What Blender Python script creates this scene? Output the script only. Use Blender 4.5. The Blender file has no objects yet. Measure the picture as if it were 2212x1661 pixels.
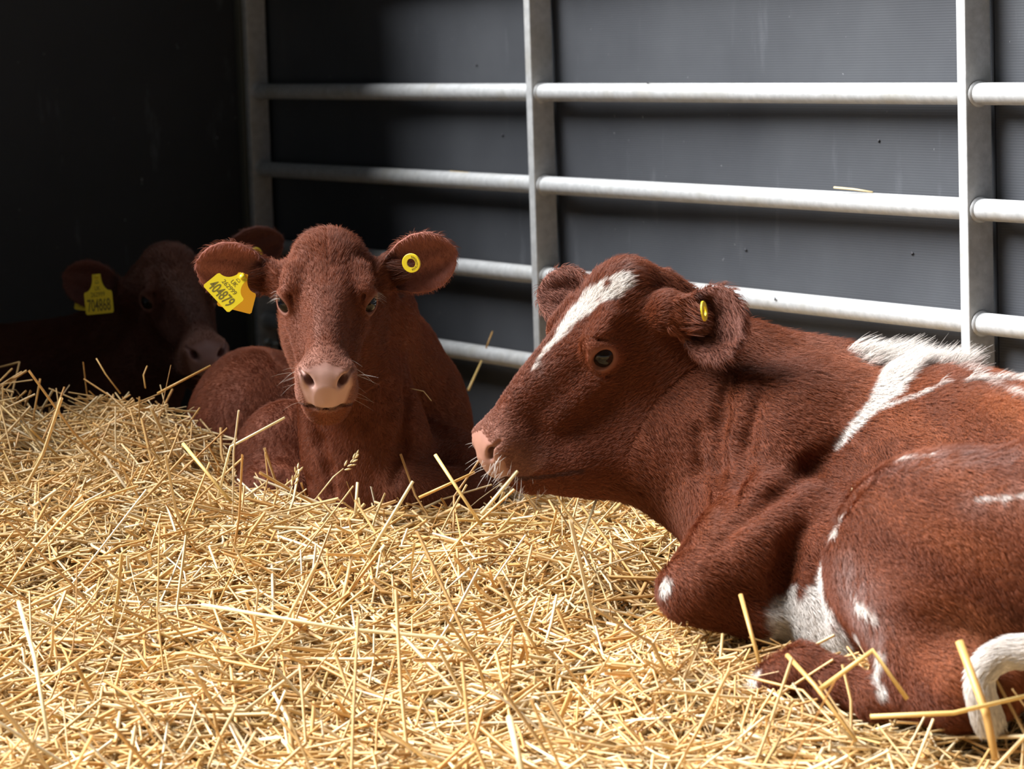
import bpy, math, random
import numpy as np
from mathutils import Matrix, Vector

rng = np.random.default_rng(7)
random.seed(7)
SC = bpy.context.scene
COL = SC.collection

# ------------------------------------------------------------------ camera
FPX, PITCH, ROLL, CX, CY, CAMH = 6815.3, 0.111, -0.0316, 1106.0, 830.5, 1.08
R0 = np.array([1.0, 0, 0]); U0 = np.array([0, math.sin(PITCH), math.cos(PITCH)])
D0 = np.array([0, math.cos(PITCH), -math.sin(PITCH)])
cr, sr = math.cos(ROLL), math.sin(ROLL)
CAM_R = cr * R0 + sr * U0; CAM_U = cr * U0 - sr * R0
CAMPOS = np.array([0, 0, CAMH])
cam_data = bpy.data.cameras.new('camera'); cam = bpy.data.objects.new('camera', cam_data); COL.objects.link(cam)
cam.matrix_world = Matrix(((CAM_R[0], CAM_U[0], -D0[0], 0), (CAM_R[1], CAM_U[1], -D0[1], 0),
                           (CAM_R[2], CAM_U[2], -D0[2], CAMH), (0, 0, 0, 1)))
cam_data.sensor_width = 36.0; cam_data.lens = FPX / 2212 * 36.0
cam_data.clip_start = 0.05; cam_data.clip_end = 100
cam_data.dof.use_dof = True; cam_data.dof.focus_distance = 5.65; cam_data.dof.aperture_fstop = 6.3
SC.camera = cam

# ------------------------------------------------------------------ light
world = bpy.data.worlds.new('overcast_sky'); SC.world = world; world.use_nodes = True
bg = world.node_tree.nodes['Background']; bg.inputs[0].default_value = (0.80, 0.90, 1.0, 1); bg.inputs[1].default_value = 0.07
sun_d = bpy.data.lights.new('daylight', 'SUN'); sun = bpy.data.objects.new('daylight', sun_d); COL.objects.link(sun)
sun_d.energy = 9.6; sun_d.angle = math.radians(42); sun_d.color = (0.98, 0.985, 1.0)
TOL = Vector((-0.70, 0.07, 0.71)).normalized()
sun.rotation_euler = TOL.to_track_quat('Z', 'Y').to_euler(); sun.location = (-4, 2, 5)
SC.view_settings.view_transform = 'Standard'; SC.view_settings.look = 'None'
SC.view_settings.exposure = 0.60; SC.view_settings.gamma = 1.0
SC.view_settings.use_curve_mapping = False
SC.cycles.max_bounces = 5; SC.cycles.diffuse_bounces = 2; SC.cycles.glossy_bounces = 2; SC.cycles.transmission_bounces = 2; SC.cycles.adaptive_threshold = 0.02

# ------------------------------------------------------------------ helpers
def at(px, py, dep):
    """world point seen at pixel (px,py) at optical depth dep (metres)"""
    a, b = (px - CX) / FPX, (py - CY) / FPX
    return CAMPOS + dep * (D0 + CAM_R * a - CAM_U * b)

def tag(o, label=None, cat=None, group=None, kind=None):
    if label: o['label'] = label
    if cat: o['category'] = cat
    if group: o['group'] = group
    if kind: o['kind'] = kind
    return o

def empty(name, loc=(0, 0, 0)):
    o = bpy.data.objects.new(name, None); COL.objects.link(o); o.location = loc; o.empty_display_size = 0.1
    return o

def mesh_obj(name, V, F, mat=None, parent=None, smooth=True):
    me = bpy.data.meshes.new(name)
    V = np.asarray(V, dtype=np.float32)
    if parent is not None:
        V = V - np.array(parent_world(parent), dtype=np.float32)
    if isinstance(F, np.ndarray):
        k = F.shape[1]
        me.vertices.add(len(V)); me.vertices.foreach_set('co', V.ravel())
        me.loops.add(F.size); me.loops.foreach_set('vertex_index', F.astype(np.int32).ravel())
        me.polygons.add(len(F)); me.polygons.foreach_set('loop_start', np.arange(0, F.size, k, dtype=np.int32))
        me.update(calc_edges=True)
    else:
        me.from_pydata([tuple(map(float, v)) for v in V], [], F)
    me.polygons.foreach_set('use_smooth', np.full(len(me.polygons), smooth))
    me.validate(); me.update()
    o = bpy.data.objects.new(name, me); COL.objects.link(o)
    if mat: me.materials.append(mat)
    if parent is not None: o.parent = parent
    return o

def parent_world(p):
    v = Vector((0, 0, 0))
    while p is not None:
        v += p.location; p = p.parent
    return v

def unit(v):
    v = np.asarray(v, float); return v / np.linalg.norm(v)

def box(center, ax, hs):
    """8 corners / 6 faces of an oriented box; ax rows = axes"""
    V = []
    for sx in (-1, 1):
        for sy in (-1, 1):
            for sz in (-1, 1):
                V.append(center + ax[0] * hs[0] * sx + ax[1] * hs[1] * sy + ax[2] * hs[2] * sz)
    F = [(0, 1, 3, 2), (4, 6, 7, 5), (0, 4, 5, 1), (2, 3, 7, 6), (0, 2, 6, 4), (1, 5, 7, 3)]
    return V, F

def tube(points, radii, n=12, cap=True):
    P = [np.asarray(p, float) for p in points]
    V, F = [], []
    t0 = unit(P[1] - P[0]); ref = np.array([0, 0, 1.0]) if abs(t0[2]) < .9 else np.array([1.0, 0, 0])
    a = unit(np.cross(t0, ref))
    for i, p in enumerate(P):
        t = unit(P[min(i + 1, len(P) - 1)] - P[max(i - 1, 0)])
        a = unit(a - t * (a @ t)); b = np.cross(t, a)
        for j in range(n):
            q = 2 * math.pi * j / n
            V.append(p + radii[i] * (math.cos(q) * a + math.sin(q) * b))
    for i in range(len(P) - 1):
        for j in range(n):
            k = (j + 1) % n
            F.append((i * n + j, i * n + k, (i + 1) * n + k, (i + 1) * n + j))
    if cap:
        F.append(tuple(range(n - 1, -1, -1))); F.append(tuple((len(P) - 1) * n + j for j in range(n)))
    return V, F

def bevel(o, w, seg=2):
    m = o.modifiers.new('bevel', 'BEVEL'); m.width = w; m.segments = seg; m.limit_method = 'ANGLE'

def snoise(P, freq, seed=0, octaves=6):
    """cheap smooth pseudo noise in [-1,1] (sum of random plane waves)"""
    r = np.random.default_rng(seed); out = np.zeros(len(P))
    for i in range(octaves):
        k = r.normal(size=3); k *= freq * r.uniform(.6, 1.6) / np.linalg.norm(k)
        out += np.sin(P @ k * 2 * math.pi + r.uniform(0, 6.28))
    return out / octaves * 1.4

# ------------------------------------------------------------------ materials
def new_mat(name):
    m = bpy.data.materials.new(name); m.use_nodes = True
    nt = m.node_tree; b = nt.nodes['Principled BSDF']
    return m, nt, b

def N(nt, t, **kw):
    n = nt.nodes.new(t)
    for k, v in kw.items(): setattr(n, k, v)
    return n

def noise(nt, scale, detail=4, rough=.55, coord='Object', stretch=None):
    tc = N(nt, 'ShaderNodeTexCoord'); n = N(nt, 'ShaderNodeTexNoise')
    n.inputs['Scale'].default_value = scale; n.inputs['Detail'].default_value = detail; n.inputs['Roughness'].default_value = rough
    src = tc.outputs[coord]
    if stretch:
        mp = N(nt, 'ShaderNodeMapping'); mp.inputs['Scale'].default_value = stretch
        nt.links.new(src, mp.inputs['Vector']); src = mp.outputs[0]
    nt.links.new(src, n.inputs['Vector'])
    return n.outputs['Fac']

def ramp(nt, fac, stops):
    r = N(nt, 'ShaderNodeValToRGB'); e = r.color_ramp.elements
    while len(e) < len(stops): e.new(.5)
    for i, (p, c) in enumerate(stops):
        e[i].position = p; e[i].color = (*c, 1) if len(c) == 3 else c
    nt.links.new(fac, r.inputs[0]); return r.outputs[0]

def bump(nt, b, h, strength=.2, dist=.002):
    n = N(nt, 'ShaderNodeBump'); n.inputs['Strength'].default_value = strength; n.inputs['Distance'].default_value = dist
    nt.links.new(h, n.inputs['Height']); nt.links.new(n.outputs[0], b.inputs['Normal'])

def mix(nt, a, bcol, fac):
    m = N(nt, 'ShaderNodeMix', data_type='RGBA')
    for s, v in ((0, fac), (6, a), (7, bcol)):
        if isinstance(v, (tuple, list)): m.inputs[s].default_value = (*v, 1)
        elif isinstance(v, float): m.inputs[s].default_value = v
        else: nt.links.new(v, m.inputs[s])
    return m.outputs[2]

def plain(name, col, rough=.5, metal=0.0, spec=.5):
    m, nt, b = new_mat(name)
    b.inputs['Base Color'].default_value = (*col, 1); b.inputs['Roughness'].default_value = rough
    b.inputs['Metallic'].default_value = metal; b.inputs['Specular IOR Level'].default_value = spec
    return m

def mat_galv():
    m, nt, b = new_mat('galvanised_steel')
    n1 = noise(nt, 55, 5, .6); n2 = noise(nt, 9, 3, .5); n3 = noise(nt, 260, 2, .6)
    c = ramp(nt, n1, [(.30, (.42, .43, .43)), (.55, (.52, .53, .53)), (.75, (.60, .61, .61))])
    dirt = ramp(nt, n2, [(.52, (0, 0, 0)), (.72, (1, 1, 1))])
    c = mix(nt, c, (.36, .33, .25), dirt)
    c2 = mix(nt, ramp(nt, n1, [(.30, (.43, .44, .44)), (.75, (.60, .61, .61))]), c, .35)
    nt.links.new(c2, b.inputs['Base Color'])
    b.inputs['Metallic'].default_value = .25; b.inputs['Roughness'].default_value = .55
    bump(nt, b, n3, .08, .001)
    return m

def mat_board(k=1.0, name='black_phenolic_board'):
    """black phenolic-faced boarding: fine wire-mesh print, scuffs and pale flecks"""
    m, nt, b = new_mat(name)
    tc = N(nt, 'ShaderNodeTexCoord')
    n1 = noise(nt, 2.2, 4, .6); n2 = noise(nt, 14, 6, .65, stretch=(1, 1, .22)); fl = noise(nt, 120, 2, .5, stretch=(1, 1, .45))
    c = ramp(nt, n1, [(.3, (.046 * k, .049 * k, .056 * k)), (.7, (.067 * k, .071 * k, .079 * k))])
    sc = ramp(nt, n2, [(.60, (0, 0, 0)), (.78, (1, 1, 1))])
    c = mix(nt, c, (.085, .09, .10), sc)
    f2 = ramp(nt, fl, [(.775, (0, 0, 0)), (.80, (1, 1, 1))])
    c = mix(nt, c, (.33, .34, .35), f2)
    nt.links.new(c, b.inputs['Base Color'])
    b.inputs['Roughness'].default_value = .55; b.inputs['Specular IOR Level'].default_value = .35
    w = N(nt, 'ShaderNodeTexWave', wave_type='BANDS', bands_direction='Z'); w.inputs['Scale'].default_value = 60
    nt.links.new(tc.outputs['Object'], w.inputs['Vector'])
    bump(nt, b, w.outputs['Fac'], .15, .001)
    return m

def mat_attr(name, attr, rough=.5, spec=.4, sheen=0.0, transl=0.0):
    m, nt, b = new_mat(name)
    a = N(nt, 'ShaderNodeAttribute'); a.attribute_name = attr
    nt.links.new(a.outputs['Color'], b.inputs['Base Color'])
    b.inputs['Roughness'].default_value = rough; b.inputs['Specular IOR Level'].default_value = spec
    if sheen: b.inputs['Sheen Weight'].default_value = sheen
    if transl:
        out = nt.nodes['Material Output']; t = N(nt, 'ShaderNodeBsdfTranslucent'); mx = N(nt, 'ShaderNodeMixShader')
        nt.links.new(a.outputs['Color'], t.inputs['Color']); mx.inputs[0].default_value = transl
        nt.links.new(b.outputs[0], mx.inputs[1]); nt.links.new(t.outputs[0], mx.inputs[2]); nt.links.new(mx.outputs[0], out.inputs['Surface'])
    return m

def mat_skin():
    m, nt, b = new_mat('calf_hide')
    a = N(nt, 'ShaderNodeAttribute'); a.attribute_name = 'coat'
    w = N(nt, 'ShaderNodeAttribute'); w.attribute_name = 'wet'
    nt.links.new(a.outputs['Color'], b.inputs['Base Color'])
    mr = N(nt, 'ShaderNodeMapRange'); mr.inputs[3].default_value = .75; mr.inputs[4].default_value = .38
    nt.links.new(w.outputs['Fac'], mr.inputs[0]); nt.links.new(mr.outputs[0], b.inputs['Roughness'])
    b.inputs['Specular IOR Level'].default_value = .3
    n = noise(nt, 420, 3, .6); bump(nt, b, n, .12, .0008)
    return m

def mat_eye():
    m, nt, b = new_mat('calf_eye')
    tc = N(nt, 'ShaderNodeTexCoord'); sp = N(nt, 'ShaderNodeVectorMath', operation='MULTIPLY')
    sp.inputs[1].default_value = (41, 46, 1); nt.links.new(tc.outputs['Object'], sp.inputs[0])
    s2 = N(nt, 'ShaderNodeSeparateXYZ'); nt.links.new(sp.outputs[0], s2.inputs[0])
    cmb = N(nt, 'ShaderNodeCombineXYZ'); nt.links.new(s2.outputs[0], cmb.inputs[0]); nt.links.new(s2.outputs[1], cmb.inputs[1])
    ln = N(nt, 'ShaderNodeVectorMath', operation='LENGTH'); nt.links.new(cmb.outputs[0], ln.inputs[0])
    c = ramp(nt, ln.outputs['Value'], [(.30, (.003, .003, .004)), (.42, (.010, .006, .004)), (.80, (.018, .010, .007)), (.93, (.30, .22, .19)), (1.0, (.45, .38, .34))])
    nt.links.new(c, b.inputs['Base Color']); b.inputs['Roughness'].default_value = .07; b.inputs['Specular IOR Level'].default_value = .26
    return m

M_GALV = mat_galv(); M_BOARD = mat_board(); M_BOARD_SHADED = mat_board(.45, 'shaded_black_board'); M_SKIN = mat_skin(); M_EYE = mat_eye()  # second board is a darkened copy: left wall's shade put into its colour
M_HAIR = mat_attr('calf_hair', 'hcol', .45, .22)
M_STRAW = mat_attr('straw', 'scol', .40, .5, transl=.22)
M_TAG = plain('yellow_plastic', (.80, .62, .015), .45); M_TAGO = plain('amber_plastic', (.72, .34, .005), .5)
M_INK = plain('tag_ink', (.17, .13, .01), .6)
M_FLY = plain('fly_black', (.01, .01, .012), .4); M_WING = plain('fly_wing', (.12, .12, .13), .3)
M_BOLT = plain('worn_steel', (.55, .55, .52), .35, .6)
M_LASH = plain('pale_bristle', (.75, .68, .62), .4)

# ------------------------------------------------------------------ fence & boarded walls
FD = np.array([-0.47206, 0.88157, 0.0]); FN = np.array([-0.88157, -0.47206, 0.0]); ZU = np.array([0, 0, 1.0])
FA = np.array([0.909, 6.05, 0.0])                       # foot of the post nearest the camera
S_POST = [0.0, 1.7236, 3.3994, -1.70]
Z_RAIL = [0.936 + .30, 0.936, 0.7146, 0.4952, 0.2809, 0.065]
AXF = [FD, FN, ZU]

def wall(name, origin, d, n, segs, z0, z1, parent_loc, mat=None):
    w = empty(name, parent_loc); tag(w, kind='structure')
    for a, b2 in segs:
        c = origin + d * (a + b2) / 2 + ZU * (z0 + z1) / 2 - n * .009
        V, F = box(c, [d, n, ZU], ((b2 - a) / 2 - .002, .009, (z1 - z0) / 2))
        o = mesh_obj('board', V, F, mat or M_BOARD, w, False)
    return w

wb_o = FA - FN * .042
wall('wall_back', wb_o, FD, FN, [(-8.2, -6.6), (-6.6, -5.0), (-5.0, -3.4), (-3.4, -1.70), (-1.70, .005), (.005, 1.729), (1.729, 3.47)], -.15, 2.6, tuple(wb_o))
corner = FA + FD * 3.47 - FN * .042
wall('wall_left', corner, FN, -FD, [(0.0, 1.22), (1.22, 2.44), (2.44, 3.66), (3.66, 4.88)], -.15, 3.6, tuple(corner), M_BOARD_SHADED)

V, F = box(np.array([0, -1.6, 1.4]), [R0, np.array([0, 1.0, 0]), ZU], (4.6, .05, 1.6))
wf = mesh_obj('added_shade_wall', V, F, plain('dark_timber', (.09, .07, .055), .85), None, False); tag(wf, kind='structure')  # unseen wall behind the camera, added to cut ambient light
cc_ = FA + FD * 3.12 + FN * 2.35 + ZU * 1.98
V, F = box(cc_, AXF, (.37, 2.42, .03)); V2, F2 = box(cc_ - FD * .87 + FN * .80, AXF, (.498, 1.62, .03)); V = V + V2; F = F + [tuple(i + 8 for i in f_) for f_ in F2]; ce = mesh_obj('added_shade_ceiling', V, F, M_BOARD, None, False); tag(ce, kind='structure')  # unseen L-shaped slab, added to shade the back-left corner

fence = empty('pen_railing', tuple(FA)); tag(fence, 'galvanised steel pen railing of box posts and round rails against the black wall', 'railing')
for i, s in enumerate(S_POST):
    c = FA + FD * s + ZU * .7
    c = c + FD * .0145 - FN * 0.0
    V, F = box(c, AXF, (.0145, .030, .85))
    o = mesh_obj('post', V, F, M_GALV, fence, False); bevel(o, .0025)
order = [3, 0, 1, 2]
for a, b2 in zip(order[:-1], order[1:]):
    sa, sb = S_POST[a] + .029, S_POST[b2]
    for z in Z_RAIL:
        p, q = FA + FD * sa + ZU * z, FA + FD * sb + ZU * z
        V, F = tube([p, p + (q - p) * .5, q], [.0215] * 3, 24, cap=False)
        o = mesh_obj('rail', V, F, M_GALV, fence)
        for e, sgn in ((p, 1), (q, -1)):     # weld beads
            V, F = tube([e, e + FD * sgn * .003, e + FD * sgn * .007], [.0265, .0255, .0215], 20)
            mesh_obj('weld_bead', V, F, M_GALV, fence)
# corner angle on the left wall next to the far post
cp = empty('corner_angle', tuple(corner)); tag(cp, 'dull steel angle strip in the dark corner left of the far post', 'steel angle')
V, F = box(corner + FN * .055 + ZU * .7 - FD * .018, AXF, (.016, .024, .85)); o = mesh_obj('flange', V, F, plain('weathered_steel', (.10, .10, .08), .7, .2), cp, False); bevel(o, .002)
c0 = at(590, 741, 8.95)
pin = empty('gate_pin', tuple(c0)); tag(pin, 'small shiny steel pin at the foot of the far corner post', 'pin')
V, F = tube([c0 - FD * .03, c0 + FD * .03], [.007, .007], 12); mesh_obj('shaft', V, F, M_BOLT, pin)
V, F = tube([c0 + FD * .03, c0 + FD * .036], [.013, .013], 12); mesh_obj('head', V, F, M_BOLT, pin)

# floor
V, F = box(np.array([0, 6.0, -.20]), [R0, np.array([0, 1.0, 0]), ZU], (4.5, 4.5, .05))
fl = mesh_obj('floor', V, F, plain('concrete', (.22, .21, .19), .9), None, False); tag(fl, kind='structure')

# ------------------------------------------------------------------ signed distance modelling
def smin(a, b, k):
    h = np.maximum(k - np.abs(a - b), 0) / k
    return np.minimum(a, b) - h * h * k * .25

class Prim:
    def __init__(s, fn, lo, hi, k=.02, op='add'):
        s.fn, s.lo, s.hi, s.k, s.op = fn, np.asarray(lo, float), np.asarray(hi, float), k, op

def cone(a, b, ra, rb, k=.03, op='add', flat=None):
    """round cone; flat=(axis, factor): squashed along a world axis"""
    a, b = np.asarray(a, float), np.asarray(b, float); ba = b - a; L2 = max(ba @ ba, 1e-9)
    r = max(ra, rb)
    def fn(X, Y, Z):
        px, py, pz = X - a[0], Y - a[1], Z - a[2]
        h = np.clip((px * ba[0] + py * ba[1] + pz * ba[2]) / L2, 0, 1)
        qx, qy, qz = px - h * ba[0], py - h * ba[1], pz - h * ba[2]
        return np.sqrt(qx * qx + qy * qy + qz * qz) - (ra + (rb - ra) * h)
    return Prim(fn, np.minimum(a, b) - r, np.maximum(a, b) + r, k, op)

def chain(pts, k=.03, op='add'):
    return [cone(p[0], q[0], p[1], q[1], k, op) for p, q in zip(pts[:-1], pts[1:])]

def ell(c, rad, ax=None, k=.03, op='add'):
    c = np.asarray(c, float); rad = np.asarray(rad, float); A = np.eye(3) if ax is None else np.asarray(ax, float)  # rows = axes
    def fn(X, Y, Z):
        px, py, pz = X - c[0], Y - c[1], Z - c[2]
        k0 = 0; k1 = 0
        for i in range(3):
            u = px * A[i, 0] + py * A[i, 1] + pz * A[i, 2]
            k0 = k0 + (u / rad[i]) ** 2; k1 = k1 + (u / rad[i] ** 2) ** 2
        k0 = np.sqrt(k0); k1 = np.sqrt(k1) + 1e-9
        return k0 * (k0 - 1) / k1
    e = np.sqrt(((A * rad[:, None]) ** 2).sum(0))
    return Prim(fn, c - e, c + e, k, op)

def local(prim_fn, lo, hi, R, t, s, k, op='add'):
    """primitive defined in a local frame: world = R @ p * s + t"""
    R = np.asarray(R); t = np.asarray(t)
    cs = np.array([[x, y, z] for x in (lo[0], hi[0]) for y in (lo[1], hi[1]) for z in (lo[2], hi[2])]) * s @ R.T + t
    def fn(X, Y, Z):
        px, py, pz = X - t[0], Y - t[1], Z - t[2]
        u = (px * R[0, 0] + py * R[1, 0] + pz * R[2, 0]) / s
        v = (px * R[0, 1] + py * R[1, 1] + pz * R[2, 1]) / s
        w = (px * R[0, 2] + py * R[1, 2] + pz * R[2, 2]) / s
        return prim_fn(u, v, w) * s
    return Prim(fn, cs.min(0), cs.max(0), k, op)

class Field:
    def __init__(s, prims, fine_lo, fine_hi, hf, hc, pad=.03):
        lo = np.min([p.lo for p in prims if p.op == 'add'], 0) - pad; hi = np.max([p.hi for p in prims if p.op == 'add'], 0) + pad
        s.ax = []
        for i in range(3):
            a, b = max(lo[i], fine_lo[i]), min(hi[i], fine_hi[i])
            s.ax.append(np.concatenate([np.arange(a - hc, lo[i] - hc, -hc)[::-1], np.arange(a, b, hf), np.arange(b, hi[i] + hc, hc)]))
        s.D = np.full([len(a) for a in s.ax], 1.0, np.float32)
        for p in prims:
            m = p.k + .03; sl = []
            for i in range(3):
                i0 = max(np.searchsorted(s.ax[i], p.lo[i] - m) - 1, 0); i1 = np.searchsorted(s.ax[i], p.hi[i] + m) + 1
                sl.append(slice(i0, i1))
            X = s.ax[0][sl[0]].astype(np.float32)[:, None, None]; Y = s.ax[1][sl[1]].astype(np.float32)[None, :, None]; Z = s.ax[2][sl[2]].astype(np.float32)[None, None, :]
            if X.size == 0 or Y.size == 0 or Z.size == 0: continue
            d = p.fn(X, Y, Z); sl = tuple(sl)
            if p.op == 'add': s.D[sl] = smin(s.D[sl], d, p.k)
            else: s.D[sl] = -smin(-s.D[sl], d, p.k)
    def sample(s, P):
        P = np.atleast_2d(P); idx = []; fr = []; ok = np.ones(len(P), bool)
        for i in range(3):
            a = s.ax[i]; j = np.clip(np.searchsorted(a, P[:, i]) - 1, 0, len(a) - 2)
            idx.append(j); fr.append(np.clip((P[:, i] - a[j]) / (a[j + 1] - a[j]), 0, 1)); ok &= (P[:, i] > a[0]) & (P[:, i] < a[-1])
        out = 0
        for dx in (0, 1):
            for dy in (0, 1):
                for dz in (0, 1):
                    w = (fr[0] if dx else 1 - fr[0]) * (fr[1] if dy else 1 - fr[1]) * (fr[2] if dz else 1 - fr[2])
                    out = out + w * s.D[idx[0] + dx, idx[1] + dy, idx[2] + dz]
        return np.where(ok, out, 1.0)
    def cast(s, px, py, d0=4.2, d1=8.6):
        """first hit of the view ray with the surface (used once, to lay coat markings on the body)"""
        d = np.arange(d0, d1, .004); P = np.array([at(px, py, q) for q in d]); v = s.sample(P)
        j = np.argmax(v < 0)
        return P[j] if v[j] < 0 else None
    def mesh(s):
        D = s.D; nx, ny, nz = D.shape; I = D < 0
        mx = np.zeros((nx - 1, ny - 1, nz - 1), bool); mn = np.ones_like(mx)
        for a in (0, 1):
            for b in (0, 1):
                for c in (0, 1):
                    v = I[a:nx - 1 + a, b:ny - 1 + b, c:nz - 1 + c]; mx |= v; mn &= v
        act = mx & ~mn; ci, cj, ck = np.nonzero(act); n = len(ci)
        ids = np.full(act.shape, -1, np.int32); ids[ci, cj, ck] = np.arange(n)
        cor = [(a, b, c) for a in (0, 1) for b in (0, 1) for c in (0, 1)]
        val = {q: D[ci + q[0], cj + q[1], ck + q[2]] for q in cor}
        acc = np.zeros((n, 3)); cnt = np.zeros(n)
        for q in cor:
            for axn in range(3):
                if q[axn]: continue
                r = list(q); r[axn] = 1; r = tuple(r)
                a, b = val[q], val[r]; m = (a < 0) != (b < 0); t = np.where(m, a / np.where(m, a - b, 1), 0)
                for e in range(3):
                    acc[:, e] += np.where(m, q[e] + (t if e == axn else 0), 0)
                cnt += m
        acc /= cnt[:, None]
        V = np.empty((n, 3))
        for e, c in enumerate((ci, cj, ck)):
            a = s.ax[e]; V[:, e] = a[c] + acc[:, e] * (a[c + 1] - a[c])
        F = []
        for axn in range(3):
            s0 = [slice(None)] * 3; s1 = [slice(None)] * 3; s0[axn] = slice(0, -1); s1[axn] = slice(1, None)
            A = I[tuple(s0)]; B = I[tuple(s1)]; e = np.nonzero(A != B); u, w = [(1, 2), (2, 0), (0, 1)][axn]
            ok = (e[u] > 0) & (e[w] > 0) & (e[u] < D.shape[u] - 1) & (e[w] < D.shape[w] - 1)
            e = [q[ok] for q in e]; flip = A[tuple(e)]
            quad = []
            for du, dw in ((-1, -1), (0, -1), (0, 0), (-1, 0)):
                q = list(e); q[u] = e[u] + du; q[w] = e[w] + dw; quad.append(ids[tuple(q)])
            quad = np.stack(quad, 1); quad[~flip] = quad[~flip][:, ::-1]; F.append(quad)
        F = np.concatenate(F)
        # light smoothing
        for lam in (.5, -.2, .5):
            S = np.zeros_like(V); c = np.zeros(n)
            for i in range(4):
                a, b = F[:, i], F[:, (i + 1) % 4]
                for e in range(3):
                    S[:, e] += np.bincount(a, V[b, e], n) + np.bincount(b, V[a, e], n)
                c += np.bincount(a, minlength=n) + np.bincount(b, minlength=n)
            V = V + lam * (S / np.maximum(c, 1)[:, None] - V)
        return V, F

# ------------------------------------------------------------------ calf head (shared shape): x = animal's right, y = towards muzzle, z = dorsal
_y = np.array([-.185, -.165, -.14, -.10, -.05, 0., .05, .10, .15, .19, .225, .245, .256])
_zt = np.array([-.012, .016, .038, .056, .059, .055, .053, .051, .044, .034, .026, .012, -.008])
_zb = np.array([-.12, -.14, -.16, -.180, -.190, -.190, -.182, -.162, -.136, -.118, -.103, -.088, -.055])
_wt = np.array([.022, .040, .054, .077, .083, .074, .054, .043, .038, .041, .046, .038, .016])
_wb = np.array([.045, .055, .062, .066, .067, .064, .059, .053, .046, .042, .040, .034, .016])
_yf = np.linspace(_y[0], _y[-1], 200)
def _sm(t):
    v = np.interp(_yf, _y, t); k = np.hanning(15); k /= k.sum()
    return np.convolve(np.pad(v, 7, mode='edge'), k, 'valid')
_T = [_sm(t) for t in (_zt, _zb, _wt, _wb)]

def head_loft(x, y, z):
    yc = np.clip(y, _y[0], _y[-1])
    zt, zb, wt, wb = [np.interp(yc, _yf, t).astype(np.float32) for t in _T]
    zc, h = (zt + zb) / 2, (zt - zb) / 2
    u = np.clip((zt - z) / (2 * h), 0, 1); u = u * u * (3 - 2 * u)
    w = wt + (wb - wt) * u
    n = 2.6
    g = ((np.abs(x) / w) ** n + (np.abs(z - zc) / h) ** n) ** (1 / n)
    d = (g - 1) * np.minimum(w, h) * .9
    return np.maximum(d, np.abs(y - yc) + d * .5)

def ear_fn(L, W, depth, th=.0042):
    pa = np.array([-.10, 0, .12, .3, .5, .7, .86, .95, 1.0, 1.05]); pw = np.array([.30, .42, .62, .88, 1, .94, .72, .46, .20, .02])
    pd = np.array([1.3, 1.3, 1.25, 1.1, .85, .6, .38, .25, .2, .2])
    def fn(a, c, b):       # a along ear, c across, b towards the opening
        t = a / L; w = np.interp(t, pa, pw).astype(np.float32) * W; dp = np.interp(t, pa, pd).astype(np.float32) * depth
        q = np.clip(c / w, -1.3, 1.3)
        bs = -dp * (1 - q * q) + .0030 * np.cos(q * 8.5) * np.clip((t - .25) / .2, 0, 1) * np.clip((.95 - t) / .2, 0, 1)
        sl = np.sqrt(1 + (2 * dp * q / w) ** 2)
        ds = np.abs(b - bs) / sl - th * (1.25 - .45 * np.clip(t, 0, 1))
        de = np.maximum(np.abs(c) - w, np.maximum(a - L * 1.03, -a - L * .08))
        return -smin(-ds, -de, .006)
    return fn

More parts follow.
